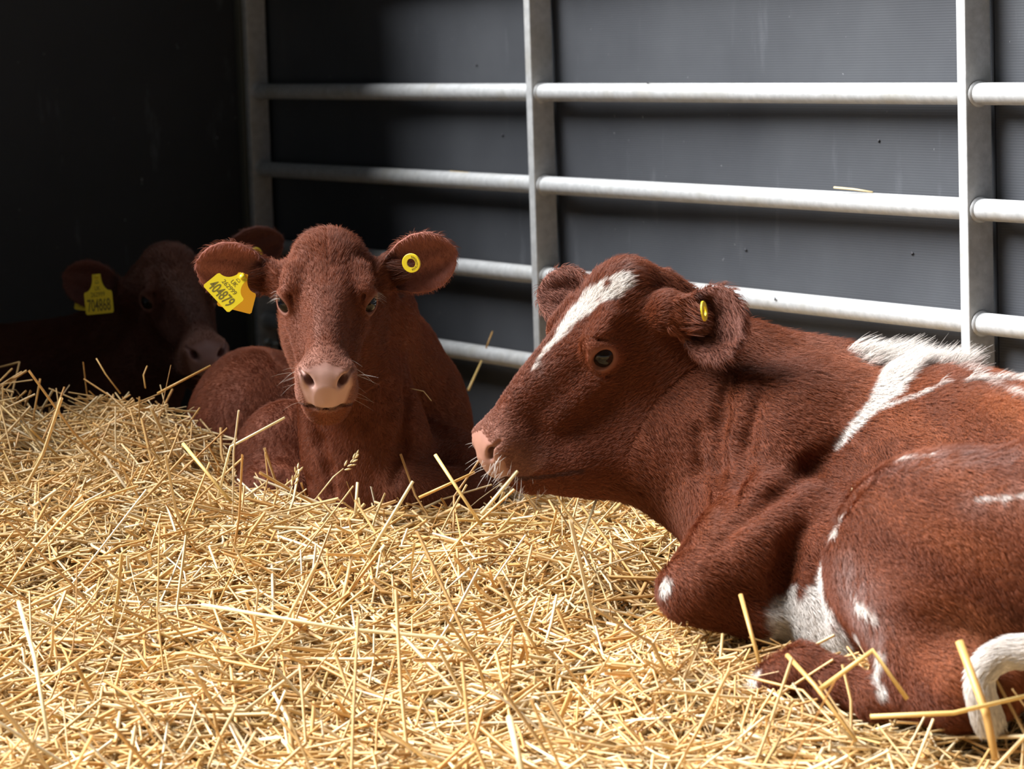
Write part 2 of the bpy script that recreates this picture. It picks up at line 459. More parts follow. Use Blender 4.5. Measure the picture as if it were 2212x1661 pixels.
def head_prims(R, t, s, ears):
    """ears: list of (side, axis, opening, length, width, depth)"""
    P = []
    H = lambda p: R @ (np.asarray(p, float) * s) + t
    A = R.T
    P.append(local(head_loft, (-.10, -.19, -.16), (.10, .27, .08), R, t, s, .055))
    P.append(ell(H((0, .208, -.018)), (.053 * s, .045 * s, .044 * s), A, .02))             # muzzle
    P.append(ell(H((0, .203, -.090)), (.037 * s, .038 * s, .022 * s), A, .018))            # lower lip
    P.append(ell(H((0, -.110, .034)), (.045 * s, .040 * s, .026 * s), A, .04))             # poll
    for sd in (1, -1):
        P.append(ell(H((sd * .068, -.002, .006)), (.026 * s, .032 * s, .028 * s), A, .020))      # orbit
        P.append(cone(H((sd * .064, -.045, .034)), H((sd * .074, .004, .029)), .015 * s, .010 * s, .024))   # brow
        P.append(ell(H((sd * .052, -.045, -.085)), (.024 * s, .060 * s, .050 * s), A, .04))  # masseter
        P.append(cone(H((sd * .058, .03, -.028)), H((sd * .040, .13, -.030)), .013 * s, .010 * s, .03))   # facial crest
        P.append(ell(H((sd * .033, .222, .002)), (.021 * s, .025 * s, .021 * s), A, .012))   # nostril wing
        P.append(ell(H((sd * .034, .188, -.056)), (.021 * s, .045 * s, .024 * s), A, .02))   # upper lip / cheek
        # temple hollow
        P.append(ell(H((sd * .098, -.055, .020)), (.014 * s, .026 * s, .018 * s), A, .02, 'sub'))
    for sd, ax, op, L, W, dp, eb in ears:
        b = H(eb); ax = unit(ax); op = unit(np.asarray(op) - ax * (np.asarray(op) @ ax)); c = np.cross(op, ax)
        e0 = b + ax * .030 * s
        RE = np.stack([ax, c, op], 1)
        P.append(cone(b, b + ax * .048 * s - op * .012, .030 * s, .022 * s, .03))
        P.append(local(ear_fn(L, W, dp), (-.012, -W, -dp * 1.4 - .01), (L * 1.05, W, .012), RE, e0, 1.0, .016))
        P.append(ell(e0 + ax * .030 * s + op * .004, (.026, .013, .013), RE.T, .012, 'sub'))
    for sd in (1, -1):
        e = H((sd * .0690, .001, .0)); o = unit(R @ np.array([sd * .80, .56, .14]))
        P.append(ell(e, (.0262 * s,) * 3, None, .010))                                                 # lids
        f = unit(R[:, 1] - o * (R[:, 1] @ o)); g = np.cross(o, f)
        P.append(ell(e + o * .026 * s, (.0175 * s, .0235 * s, .0158 * s), np.stack([o, unit(f - g * .12 * sd), unit(g + f * .12 * sd)]), .004, 'sub'))   # lid opening
        zz = unit(R[:, 2] - o * (R[:, 2] @ o)); ff = unit(f)
        arc = [(e + o * .0135 * s + (math.cos(a_) * ff + math.sin(a_) * zz) * .0315 * s, .0022 * s) for a_ in np.radians([35, 60, 85, 110, 135, 155])]
        P += chain(arc, .006, 'sub')
        arc = [(e + o * .0125 * s + (math.cos(a_) * ff + math.sin(a_) * zz) * .0325 * s, .0018 * s) for a_ in np.radians([-35, -65, -95, -125])]
        P += chain(arc, .006, 'sub')
        # nostril: comma shaped, opening forward and outwards
        n0 = H((sd * .031, .247, .004)); no = unit(R @ np.array([sd * .55, .80, .20]))
        nu = unit(R @ np.array([sd * .55, -.35, .75])); nu = unit(nu - no * (nu @ no)); nv = np.cross(no, nu)
        P.append(ell(n0, (.020 * s, .0125 * s, .0062 * s), np.stack([no, nu, nv]), .007, 'sub'))
        P.append(cone(n0 + nu * .009 * s, H((sd * .046, .222, .014)), .0045 * s, .003 * s, .006, 'sub'))
    # mouth line
    pts = [(H((x, y, z)), .0020 * s) for x, y, z in ((-.050, .150, -.097), (-.052, .185, -.088), (-.046, .222, -.067), (-.026, .247, -.052), (0, .2535, -.048), (.026, .247, -.052), (.046, .222, -.067), (.052, .185, -.088), (.050, .150, -.097))]
    P += chain(pts, .008, 'sub')
    return P

WHITE = np.array([.80, .74, .68]); RED = np.array([.190, .0490, .0185]); PINK = np.array([.60, .36, .30])

def calf(name, R, t, s, ears, body, label, red=RED, hf=.0024, hc=.0055, white=(), brownspots=(), flow=None, hair_n=200000, hlen=.015, long_hair=(), roan=(), streak=False, padcol=PINK, earcol=(.48, .185, .135), earhair=.007, group='calves lying in the straw'):
    R = np.asarray(R, float); u, _, vt = np.linalg.svd(R); R = u @ vt; t = np.asarray(t, float)
    H = lambda p: R @ (np.asarray(p, float) * s) + t
    prims = body + head_prims(R, t, s, ears)
    hc_ = np.array([H((x, y, z)) for x in (-.10, .10) for y in (-.17, .27) for z in (-.12, .09)])
    fl_, fh_ = hc_.min(0), hc_.max(0)
    for sd, ax, op, L, W, dp, eb in ears:
        b = H(eb) + unit(ax) * (L + .03); fl_ = np.minimum(fl_, b - .02); fh_ = np.maximum(fh_, b + .02)
    fld = Field(prims, fl_, fh_, hf, hc)
    V, F = fld.mesh()
    root = empty(name, (float(V[:, 0].mean()), float(V[:, 1].mean()), float(V[:, 2].min())))
    tag(root, label, 'calf', group)
    bodyo = mesh_obj('body', V, F, M_SKIN, root)
    me = bodyo.data
    Nrm = np.empty(len(V) * 3, np.float32); me.vertices.foreach_get('normal', Nrm); Nrm = Nrm.reshape(-1, 3).astype(float)
    # ---- coat colour
    hp = (V - t) @ R / s                       # head-local coordinates
    n1 = snoise(V, 3, 1); n2 = snoise(V, 22, 2); n3 = snoise(V, 70, 3, 8)
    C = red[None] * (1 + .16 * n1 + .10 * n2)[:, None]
    C = C * np.array([1, 1, 1]) + np.array([0, .006, .004]) * np.clip(n1, 0, 1)[:, None]
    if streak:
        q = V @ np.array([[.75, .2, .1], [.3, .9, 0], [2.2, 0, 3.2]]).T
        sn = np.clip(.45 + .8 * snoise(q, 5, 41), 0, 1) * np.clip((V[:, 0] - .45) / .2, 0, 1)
        C = C * (1 + sn[:, None] * np.array([.58, .72, .62]))  # orange coat streaks, lifted further so the body looks better lit
    inhead = (np.abs(hp[:, 0]) < .11) & (hp[:, 1] > -.17) & (hp[:, 1] < .28) & (hp[:, 2] > -.16) & (hp[:, 2] < .09)
    def blend(C, col, m): return C + (np.asarray(col)[None] - C) * np.clip(m, 0, 1)[:, None]
    wet = np.zeros(len(V)); hl = np.full(len(V), hlen)
    hl = np.where(inhead, np.interp(hp[:, 1], [-.16, -.05, .05, .18, .24], [hlen, .013, .009, .006, .004]), hl)
    C = np.where((inhead & (np.abs(hp[:, 0]) < .022 + .008 * n2) & (hp[:, 1] > .02) & (hp[:, 1] < .16) & (hp[:, 2] > .03))[:, None], C * .88 + .006, C)
    # muzzle: paler towards the nose, bare pink pad
    mz = np.clip((hp[:, 1] - .165) / .05, 0, 1) * inhead
    C = blend(C, (.36, .17, .12), .55 * mz * (hp[:, 2] > -.06))
    pad = inhead & (hp[:, 1] > .215) & (hp[:, 2] > -.046) & (hp[:, 2] < .030 - .25 * np.abs(hp[:, 0])) & (np.abs(hp[:, 0]) < .047 - .35 * np.clip(-.01 - hp[:, 2], 0, 1) )
    padm = inhead * np.clip((hp[:, 1] - .210) / .014, 0, 1) * np.clip((hp[:, 2] + .049) / .006, 0, 1) * np.clip((.033 - .25 * np.abs(hp[:, 0]) - hp[:, 2]) / .010, 0, 1) * np.clip((.050 - .35 * np.clip(-.01 - hp[:, 2], 0, 1) - np.abs(hp[:, 0])) / .008, 0, 1)
    C = blend(C, padcol, padm); wet = np.maximum(wet, padm)
    for sd in (1, -1):
        nd = np.linalg.norm(hp - np.array([sd * .031, .236, .002]), axis=1)
        C = blend(C, (.10, .035, .03), np.clip((.0135 - nd) / .004, 0, 1) * .9)
        ed = np.linalg.norm(hp - np.array([sd * .086, .012, .003]), axis=1)
        ring = np.clip((.027 - ed) / .006, 0, 1)
        C = blend(C, (.26, .115, .08), ring * .5); hl = np.where(ed < .024, 0, hl); hl = np.where((ed >= .024) & (ed < .040), np.minimum(hl, .004), hl)
    mg = inhead & (np.abs(hp[:, 2] + .049 + .65 * np.clip(.250 - hp[:, 1], 0, .1)) < .0045) & (hp[:, 1] > .16)
    C = blend(C, (.06, .025, .02), mg * .7)
    hl = np.where(pad, 0, hl)
    # ears: pinker inside
    for sd, ax, op, L, W, dp, eb in ears:
        ax = unit(ax); op = unit(np.asarray(op) - ax * (np.asarray(op) @ ax)); b = H(eb) + ax * .03 * s
        q = V - b; a = q @ ax; c_ = q @ np.cross(op, ax); bb = q @ op
        m = (a > .012) & (a < L * 1.08) & (np.abs(c_) < W * 1.05) & (bb > -dp * 1.4 - .02) & (bb < .03)
        inn = m & (Nrm @ op > .15)
        C = blend(C, earcol, inn * np.clip((a - .01) / .03, 0, 1) * .8)
        C = blend(C, (.03, .012, .010), inn * np.clip((.035 - a) / .02, 0, 1) * .8)
        hl = np.where(m, .010, hl); hl = np.where(inn, earhair, hl)
    # ---- white markings
    Wm = np.full(len(V), -9.0)
    for stroke in white:
        pts = []
        dmin = 4.2
        if isinstance(stroke[0], float): dmin, stroke = stroke[0], stroke[1:]
        for px, py, rp in stroke:
            h = fld.cast(px, py, dmin)
            if h is not None: pts.append((h, rp * (h[1]) / FPX))
        for (p, r1), (q, r2) in zip(pts, pts[1:] if len(pts) > 1 else pts):
            d = q - p; u = np.clip((V - p) @ d / max(d @ d, 1e-9), 0, 1)
            Wm = np.maximum(Wm, ((r1 + (r2 - r1) * u) - np.linalg.norm(V - p - u[:, None] * d, axis=1)) / .006)
    wm = np.clip(Wm + .5 + .7 * n3 + .4 * n2, 0, 1)
    for px, py, rp in brownspots:
        h = fld.cast(px, py)
        if h is not None: wm *= 1 - np.clip((rp * h[1] / FPX - np.linalg.norm(V - h, axis=1)) / .004 + .5, 0, 1)
    for px, py, rp, wt in roan:
        h = fld.cast(px, py)
        if h is not None: C = blend(C, (.42, .30, .27), wt * np.exp(-((V - h) ** 2).sum(1) / (rp * h[1] / FPX) ** 2) * np.clip(.55 + .8 * n3 + .4 * n2, 0, 1))
    C = blend(C, WHITE, wm)
    for fn in long_hair: hl = fn(V, hl, wm)
    C = np.clip(C, .002, 1)
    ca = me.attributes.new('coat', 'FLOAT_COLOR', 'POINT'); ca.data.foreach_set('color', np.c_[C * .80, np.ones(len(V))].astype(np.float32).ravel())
    wa = me.attributes.new('wet', 'FLOAT', 'POINT'); wa.data.foreach_set('value', wet.astype(np.float32))
    # ---- short coat of hair
    T3 = np.concatenate([F[:, [0, 1, 2]], F[:, [0, 2, 3]]])
    e1, e2 = V[T3[:, 1]] - V[T3[:, 0]], V[T3[:, 2]] - V[T3[:, 0]]
    cr_ = np.cross(e1, e2); area = np.linalg.norm(cr_, axis=1) / 2
    cen = V[T3].mean(1); vd = CAMPOS - cen; vd /= np.linalg.norm(vd, axis=1)[:, None]
    fn_ = cr_ / np.maximum(np.linalg.norm(cr_, axis=1), 1e-12)[:, None]
    facing = (fn_ * vd).sum(1)
    pxs = (cen - CAMPOS); dep = pxs @ D0; ux = CX + FPX * (pxs @ CAM_R) / dep
    w = area * (facing > -.45) * (hl[T3].min(1) > 0) * (ux < 2420) * (ux > -150) * np.where(inhead[T3[:, 0]], 1.7, 1.0) * (cen[:, 2] > V[:, 2].min() + .02)
    w /= w.sum()
    k = rng.choice(len(T3), hair_n, p=w); r1 = np.sqrt(rng.random(hair_n)); r2 = rng.random(hair_n)
    bw = np.stack([1 - r1, r1 * (1 - r2), r1 * r2], 1)[:, :, None]
    P = (V[T3[k]] * bw).sum(1); Nn = (Nrm[T3[k]] * bw).sum(1); Nn /= np.linalg.norm(Nn, axis=1)[:, None] + 1e-9
    Cc = (C[T3[k]] * bw).sum(1); Lh = (hl[T3[k]][:, :, None] * bw).sum(1)[:, 0]
    wmk = (wm[T3[k]][:, :, None] * bw).sum(1)[:, 0]
    hpk = (P - t) @ R / s; ih = inhead[T3[k, 0]]
    FL = flow(P)
    back = -R[:, 1][None] + .25 * R[:, 0][None] * np.sign(hpk[:, :1]) - .2 * R[:, 2][None]
    blendh = np.clip((hpk[:, 1] + .16) / .06, 0, 1)[:, None] * ih[:, None]
    FL = FL * (1 - blendh) + back * blendh
    FL = FL + .20 * np.stack([snoise(P, 7, 11), snoise(P, 9, 12), snoise(P, 9, 13)], 1)
    FL = FL - Nn * (FL * Nn).sum(1)[:, None]; FL /= np.linalg.norm(FL, axis=1)[:, None] + 1e-9
    FL = FL + rng.normal(0, .13, FL.shape)
    lift = (.15 + .09 * rng.random(hair_n) + .9 * np.clip(Lh / .03 - .75, 0, .6))[:, None]
    Ln = (Lh * rng.uniform(.6, 1.25, hair_n))[:, None]
    p0 = P - Nn * .0008; p1 = P + Ln * (.40 * FL + (lift + .12) * Nn); p2 = p1 + Ln * (.55 * FL + (lift - .12) * Nn)
    hcol = Cc * rng.uniform(.72, 1.28, hair_n)[:, None]
    add_hair(root, 'coat_hair', np.stack([p0, p1, p2], 1), hcol, .00030 if hlen > .012 else .00024)
    return root, fld, R, t, H, s

def add_hair(root, name, P, col, rad, mat=None):
    n, m, _ = P.shape
    hc = bpy.data.hair_curves.new(name); hc.add_curves([m] * n)
    org = np.array(parent_world(root))
    hc.position_data.foreach_set('vector', (P - org).astype(np.float32).ravel())
    ra = hc.attributes.get('radius') or hc.attributes.new('radius', 'FLOAT', 'POINT')
    prof = np.interp(np.linspace(0, 1, m), [0, .6, 1], [1, .8, .15])
    ra.data.foreach_set('value', np.tile(prof * rad, n).astype(np.float32))
    ca = hc.attributes.new('hcol', 'FLOAT_COLOR', 'CURVE'); ca.data.foreach_set('color', np.c_[np.clip(col, 0, 1), np.ones(n)].astype(np.float32).ravel())
    o = bpy.data.objects.new(name, hc); COL.objects.link(o); o.parent = root; hc.materials.append(mat or M_HAIR)
    o['kind'] = 'stuff'
    return o

def eyes(root, R, t, s):
    for sd in (1, -1):
        o = unit(R @ np.array([sd * .80, .56, .14])); f = unit(R[:, 1] - o * (R[:, 1] @ o)); g = np.cross(o, f)
        c = R @ (np.array([sd * .0690, .001, 0]) * s) + t
        V, F = [], []
        nu, nv = 24, 14
        for i in range(nv + 1):
            a = math.pi * i / nv
            for j in range(nu):
                b = 2 * math.pi * j / nu
                V.append(.0234 * s * np.array([math.sin(a) * math.cos(b), math.sin(a) * math.sin(b), math.cos(a)]))
        for i in range(nv):
            for j in range(nu):
                F.append((i * nu + j, (i + 1) * nu + j, (i + 1) * nu + (j + 1) % nu, i * nu + (j + 1) % nu))
        e = mesh_obj('eye', V, F, M_EYE)
        e.parent = root
        m = Matrix(((f[0], g[0], o[0], 0), (f[1], g[1], o[1], 0), (f[2], g[2], o[2], 0), (0, 0, 0, 1)))
        m.translation = Vector(c) - parent_world(root); e.matrix_local = m

def text_mesh(txt, size, xscale=1.0, bold=0.0):
    cu = bpy.data.curves.new('t', 'FONT'); cu.body = txt; cu.size = size; cu.align_x = 'CENTER'; cu.extrude = .00015; cu.offset = bold; cu.resolution_u = 3
    o = bpy.data.objects.new('t', cu); COL.objects.link(o); bpy.context.view_layer.update()
    me = bpy.data.meshes.new_from_object(o.evaluated_get(bpy.context.evaluated_depsgraph_get()))
    V = np.array([v.co[:] for v in me.vertices]); F = [tuple(p.vertices) for p in me.polygons]
    bpy.data.objects.remove(o); bpy.data.curves.remove(cu); bpy.data.meshes.remove(me)
    V[:, 0] *= xscale
    return V, F

def flag_tag(root, o, eu, ev, lines, w=.068, mat=None, crown=True, bend=.0, vs=1.0):
    """flag shaped ear tag: o = lower left corner, eu/ev in-plane axes"""
    eu = unit(eu); ev = unit(ev - eu * (np.asarray(ev) @ eu)); en = np.cross(eu, ev)
    prof = [(.003, 0), (w - .003, 0), (w, .003), (w, .036), (w - .002, .0395)]
    for a in np.linspace(.12, 1, 8):
        prof.append((w - .004 - (w / 2 - .014) * math.sin(a * math.pi / 2), .040 + .026 * (1 - math.cos(a * math.pi / 2))))
    prof += [(w / 2 + .0095, .070), (w / 2 - .0095, .070)]
    for a in np.linspace(1, .12, 8):
        prof.append((.004 + (w / 2 - .014) * math.sin(a * math.pi / 2), .040 + .026 * (1 - math.cos(a * math.pi / 2))))
    prof += [(.002, .0395), (0, .036), (0, .003)]
    n = len(prof); P = lambda u, v, k: o + eu * u + ev * v * vs + en * (k + bend * (u / w - .5) ** 2)
    V = [P(u, v, .0008) for u, v in prof] + [P(u, v, -.0008) for u, v in prof]
    F = [tuple(range(n)), tuple(range(2 * n - 1, n - 1, -1))] + [(i, n + i, n + (i + 1) % n, (i + 1) % n) for i in range(n)]
    tg = mesh_obj('ear_tag', V, F, mat or M_TAG, root, False)
    tg['label'] = 'yellow plastic ear tag printed with numbers' if lines else 'amber plastic back half of the ear tag'
    for txt, size, xs, bold, u, v in lines:
        TV, TF = text_mesh(txt, size, xs, bold)
        W3 = np.array([o + eu * (u + a) + ev * (v + b) * vs + en * (.0009 + c + bend * ((u + a) / w - .5) ** 2) for a, b, c in TV])
        L = mesh_obj('lettering', W3, TF, M_INK, None, False); L.parent = tg
        L.location = -parent_world(tg)
    if crown and lines:       # little crown emblem: ring of dots with a cross bar
        V, F = [], []
        c = (w / 2, .0555)
        for q in range(7):
            a = math.pi * (q / 6); r = .0036
            x, y = c[0] + r * math.cos(a), c[1] + r * math.sin(a) * .9
            b = len(V); V += [P(x - .0006, y - .0006, .0010), P(x + .0006, y - .0006, .0010), P(x + .0006, y + .0006, .0010), P(x - .0006, y + .0006, .0010)]; F.append((b, b + 1, b + 2, b + 3))
        b = len(V); V += [P(c[0] - .004, c[1] - .002, .0010), P(c[0] + .004, c[1] - .002, .0010), P(c[0] + .004, c[1] - .0008, .0010), P(c[0] - .004, c[1] - .0008, .0010)]; F.append((b, b + 1, b + 2, b + 3))
        L = mesh_obj('crown_emblem', V, F, M_INK, None, False); L.parent = tg; L.location = -parent_world(tg)
    # stud through the ear
    s0 = P(w / 2, .066, .001); V, F = tube([s0 - en * .012, s0 + en * .003], [.005, .005], 12); st = mesh_obj('stud', V, F, mat or M_TAG, None); st.parent = tg; st.location = -parent_world(tg)
    return tg

def ring_tag(root, c, nrm, ro=.0165, ri=.0080, text=None):
    nrm = unit(nrm); a = unit(np.cross(nrm, ZU)); b = np.cross(nrm, a); n = 32
    V, F = [], []
    for r, h in ((ri, 0), (ri, .003), (ro - .0008, .003), (ro, .0022), (ro, 0)):
        for j in range(n):
            q = 2 * math.pi * j / n; V.append(c + nrm * h + r * (math.cos(q) * a + math.sin(q) * b))
    for i in range(5):
        for j in range(n):
            k = (j + 1) % n; F.append((i * n + j, i * n + k, ((i + 1) % 5) * n + k, ((i + 1) % 5) * n + j))
    tg = mesh_obj('button_tag', V, F, M_TAG, root, False); tg['label'] = 'round yellow plastic button tag'
    if text:
        AV, AF = [], []; left = -a
        for i, ch in enumerate(text):
            TV, TF = text_mesh(ch, .0062, .8); q = math.radians(80 - i * 160 / (len(text) - 1))
            rad = -a * math.cos(q) + b * math.sin(q); tan = np.cross(rad, nrm) * 1.0
            k = len(AV); AV += [c + nrm * (.0032 + z) + rad * (.0098 + y) + tan * x for x, y, z in TV]; AF += [tuple(q_ + k for q_ in f_) for f_ in TF]
        L = mesh_obj('lettering', AV, AF, M_INK, None, False); L.parent = tg; L.location = -parent_world(tg)
    return tg

def bristles(root, name, specs, rad=.0004):
    """specs: list of (root point, direction, length, droop)"""
    P = []
    for p, d, L, dr in specs:
        d = unit(d); P.append([p, p + d * L * .5 - ZU * dr * L * .2, p + d * L - ZU * dr * L])
    return add_hair(root, name, np.array(P), np.tile([.7, .64, .58], (len(P), 1)), rad)

# ------------------------------------------------------------------ front calf (red and white, in profile)
def A3(px, py, d): return at(px, py, d)
RF = [[-0.4058, -0.7083, -0.5777], [0.909, -0.2466, -0.3361], [0.0956, -0.6615, 0.7439]]; TF_ = [0.127, 5.2649, 0.5536]
bodyF = []
bodyF += chain([(A3(1440, 775, 5.36), .080), (A3(1600, 825, 5.37), .084), (A3(1760, 880, 5.38), .098), (A3(1930, 895, 5.36), .092)], .06)
bodyF += chain([(A3(1175, 1012, 5.245), .022), (A3(1250, 1006, 5.27), .032), (A3(1340, 998, 5.30), .040), (A3(1430, 985, 5.33), .052)], .06)      # crest
bodyF += chain([(A3(1405, 905, 5.33), .085), (A3(1530, 960, 5.33), .115), (A3(1660, 1020, 5.31), .150)], .08)                                  # neck
bodyF += chain([(A3(1400, 985, 5.31), .048), (A3(1490, 1060, 5.30), .045), (A3(1560, 1130, 5.26), .045)], .05)                                # dewlap
bodyF += [ell(A3(1735, 1060, 5.26), (.17, .13, .19), None, .08), ell(A3(1640, 1130, 5.20), (.10, .10, .10), None, .07)]                       # shoulder
bodyF += chain([(A3(1840, 1045, 5.36), .190), (A3(2060, 1085, 5.22), .205), (A3(2300, 1140, 5.05), .215), (A3(2640, 1190, 4.82), .215), (A3(2800, 1230, 4.72), .17)], .06)  # barrel
bodyF += [ell(A3(1800, 1270, 5.12), (.16, .12, .15), None, .06), ell(A3(2100, 1290, 5.02), (.30, .17, .17), None, .08)]                       # belly
bodyF += [ell(A3(2110, 1232, 4.77), (.232, .135, .185), [unit((.93, -.33, -.15)), unit((.33, .94, 0)), unit((.14, -.05, .99))], .022)]         # thigh
bodyF += [ell(A3(2480, 1150, 4.72), (.24, .15, .21), None, .05)]                                                                             # rump
bodyF += chain([(A3(1980, 1320, 4.74), .088), (A3(2000, 1420, 4.72), .068), (A3(2080, 1478, 4.66), .058), (A3(2150, 1490, 4.64), .040)], .035)  # gaskin, hock
bodyF += chain([(A3(2060, 1510, 4.66), .035), (A3(1890, 1508, 4.72), .026), (A3(1805, 1472, 4.76), .029), (A3(1735, 1437, 4.79), .027), (A3(1680, 1462, 4.81), .025), (A3(1648, 1478, 4.82), .018)], .02)   # hind foot
bodyF += chain([(A3(1650, 1170, 5.10), .105), (A3(1590, 1215, 5.04), .078), (A3(1510, 1262, 5.00), .044), (A3(1478, 1272, 5.0), .036)], .04)    # foreleg
bodyF += chain([(A3(1490, 1290, 5.0), .032), (A3(1640, 1330, 5.0), .036)], .03)
def grooves(body, lines, k=.022):
    f0 = Field(body, np.zeros(3), np.zeros(3), .01, .011)
    out = []
    for r, inset, pts in lines:
        hits = [(h - unit(CAMPOS - h) * -inset, r) for h in (f0.cast(px, py) for px, py in pts) if h is not None]
        hits[0] = (hits[0][0], r * .4); hits[-1] = (hits[-1][0], r * .4)
        out += chain(hits, k, 'sub')
    return out
bodyF += grooves(bodyF, k=.03, lines=[
    (.006, .002, [(1572, 790), (1556, 900), (1546, 1010), (1552, 1130)]),
    (.005, .003, [(1640, 850), (1612, 950), (1590, 1040), (1576, 1110)]),
    (.004, .003, [(1506, 930), (1510, 1010), (1522, 1110)]),
    (.010, .001, [(1812, 955), (1750, 1005), (1680, 1060), (1610, 1115), (1556, 1165)]),
    (.011, .000, [(1730, 1140), (1700, 1190), (1682, 1236), (1668, 1300)]),
    (.007, .001, [(1875, 1040), (1824, 1092), (1792, 1150), (1762, 1207), (1758, 1253), (1778, 1328)]),
])
earsF = [(-1, (.80, -.50, -.22), (-.45, -.88, .12), .112, .066, .036, (-.086, -.122, -.020)),
         (1, (-.80, .50, .02), (-.35, -.85, .25), .112, .050, .024, (.072, -.100, .0))]
whiteF = [
    [(1350, 606, 14), (1335, 618, 24), (1305, 636, 30), (1270, 658, 33), (1240, 688, 28), (1218, 714, 18), (1198, 738, 11), (1176, 762, 7), (1152, 796, 4)],
    [(1835, 765, 12), (1885, 785, 34), (1950, 790, 40), (2030, 795, 30), (2085, 800, 14)],
    [(1945, 805, 48), (1915, 850, 38), (1880, 885, 22), (1840, 925, 14), (1802, 965, 6)],
    [(1895, 885, 9), (1955, 868, 7), (2005, 848, 6), (2035, 832, 3)],
    [(2075, 828, 5), (2150, 828, 6), (2212, 832, 9), (2300, 840, 10)],
    [(1850, 1075, 4), (1806, 1152, 6), (1782, 1207, 10), (1778, 1252, 20), (1790, 1315, 11), (1815, 1362, 8), (1848, 1412, 8), (1885, 1452, 8)],
    [4.88, (1695, 1330, 50), (1695, 1380, 60), (1740, 1345, 60), (1750, 1395, 60), (1800, 1425, 45), (1850, 1460, 30), (1880, 1480, 18)],
    [4.88, (1712, 1275, 16), (1700, 1320, 34)], [4.88, (1752, 1280, 18), (1745, 1330, 40)],
    [(1855, 1305, 10), (1885, 1332, 9)], [(1845, 1285, 4), (1850, 1290, 4)], [(1850, 1362, 7), (1866, 1392, 6)],
    [(1792, 1375, 30), (1830, 1412, 26), (1870, 1448, 22)],
    [(1905, 1415, 12), (1895, 1455, 15), (1905, 1495, 11)], [(1440, 1262, 15), (1436, 1272, 12)],
    [(1640, 1452, 10), (1625, 1470, 14)], [(1935, 1000, 3), (2010, 988, 4)], [(2100, 1075, 2), (2212, 1070, 4)], [(2060, 800, 4), (2212, 870, 3)],
]
def flowF(P):
    a = np.tile(np.array([.62, -.28, -.50]), (len(P), 1))
    th = np.clip((P[:, 0] - .62) / .1, 0, 1) * np.clip((.45 - P[:, 2]) / .1, 0, 1)
    return a * (1 - th[:, None]) + np.array([.55, -.2, -.62]) * th[:, None]
def longF(V, hl, wm):
    top = np.clip((V[:, 2] - .46) / .05, 0, 1) * np.clip((V[:, 0] - .28) / .1, 0, 1)
    hl = hl + .022 * top * (.35 + .65 * wm)
    return hl
calfF, fieldF, RFm, tF, HF, sF = calf('calf', RF, TF_, 1.02, earsF, bodyF, 'red and white calf lying in profile with a white blaze, nearest the camera', hc=.005,
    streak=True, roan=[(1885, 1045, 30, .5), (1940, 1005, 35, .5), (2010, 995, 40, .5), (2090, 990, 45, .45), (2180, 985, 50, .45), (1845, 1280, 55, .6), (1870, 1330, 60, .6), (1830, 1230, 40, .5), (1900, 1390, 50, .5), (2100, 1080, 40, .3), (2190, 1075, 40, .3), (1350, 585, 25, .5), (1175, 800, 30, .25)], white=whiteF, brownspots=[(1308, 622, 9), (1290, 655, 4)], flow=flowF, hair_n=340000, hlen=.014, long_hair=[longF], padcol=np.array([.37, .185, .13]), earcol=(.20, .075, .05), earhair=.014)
eyes(calfF, RFm, tF, sF)
er = HF((-.070, -.100, .006)); ring_tag(calfF, A3(1519, 672, 5.12), (.93, -.30, .1))
# tail
pts = [A3(2420, 1400, 4.52), A3(2330, 1385, 4.54), A3(2240, 1405, 4.56), A3(2185, 1408, 4.57), A3(2146, 1424, 4.57), A3(2120, 1452, 4.57), A3(2117, 1490, 4.57), A3(2128, 1535, 4.58), A3(2140, 1570, 4.60)]
rad_ = [.026, .024, .0225, .0215, .0205, .0195, .0195, .021, .017]
tp = np.array(pts); ti = np.linspace(0, len(pts) - 1, 40)
tp2 = np.stack([np.interp(ti, range(len(pts)), tp[:, i]) for i in range(3)], 1); tr2 = np.interp(ti, range(len(pts)), rad_)
for _ in range(3): tp2[1:-1] = (tp2[:-2] + tp2[1:-1] * 2 + tp2[2:]) / 4
V, F = tube(list(tp2), list(tr2), 20)
tailo = mesh_obj('tail', V, F, plain('white_hide', tuple(WHITE * .8), .8), calfF); tailo['label'] = 'white tail curled on the straw'
TP = []
for _ in range(9000):
    i = random.uniform(0, 38); j = int(i); p = tp2[j] + (tp2[j + 1] - tp2[j]) * (i - j); tt = unit(tp2[j + 1] - tp2[j])
    q = rng.normal(size=3); q = unit(q - tt * (q @ tt)); r = tr2[j]
    L = random.uniform(.010, .022); TP.append([p + q * r * .97, p + q * (r + L * .16) + tt * L * .5, p + q * (r + L * .22) + tt * L])
o = add_hair(calfF, 'tail_hair', np.array(TP), WHITE[None] * rng.uniform(.8, 1.15, (len(TP), 1)), .0004)
# whiskers
sp = []
for _ in range(85):
    l = np.array([random.choice((-1, -1, 1)) * random.uniform(.005, .050), random.uniform(.20, .255), random.uniform(-.085, .0)])
    p = HF(l); 
    for _k in range(12):
        if fieldF.sample(p)[0] > -.002: break
        p = p + RFm @ np.array([l[0] * .05, .0015, -.002 if l[2] < -.03 else 0])
    sp.append((p, RFm @ np.array([l[0] * 12, .75 + random.uniform(-.3, .3), random.uniform(-.6, .5)]), random.uniform(.012, .036), random.uniform(0, .3)))
bristles(calfF, 'whiskers', sp, .00035)

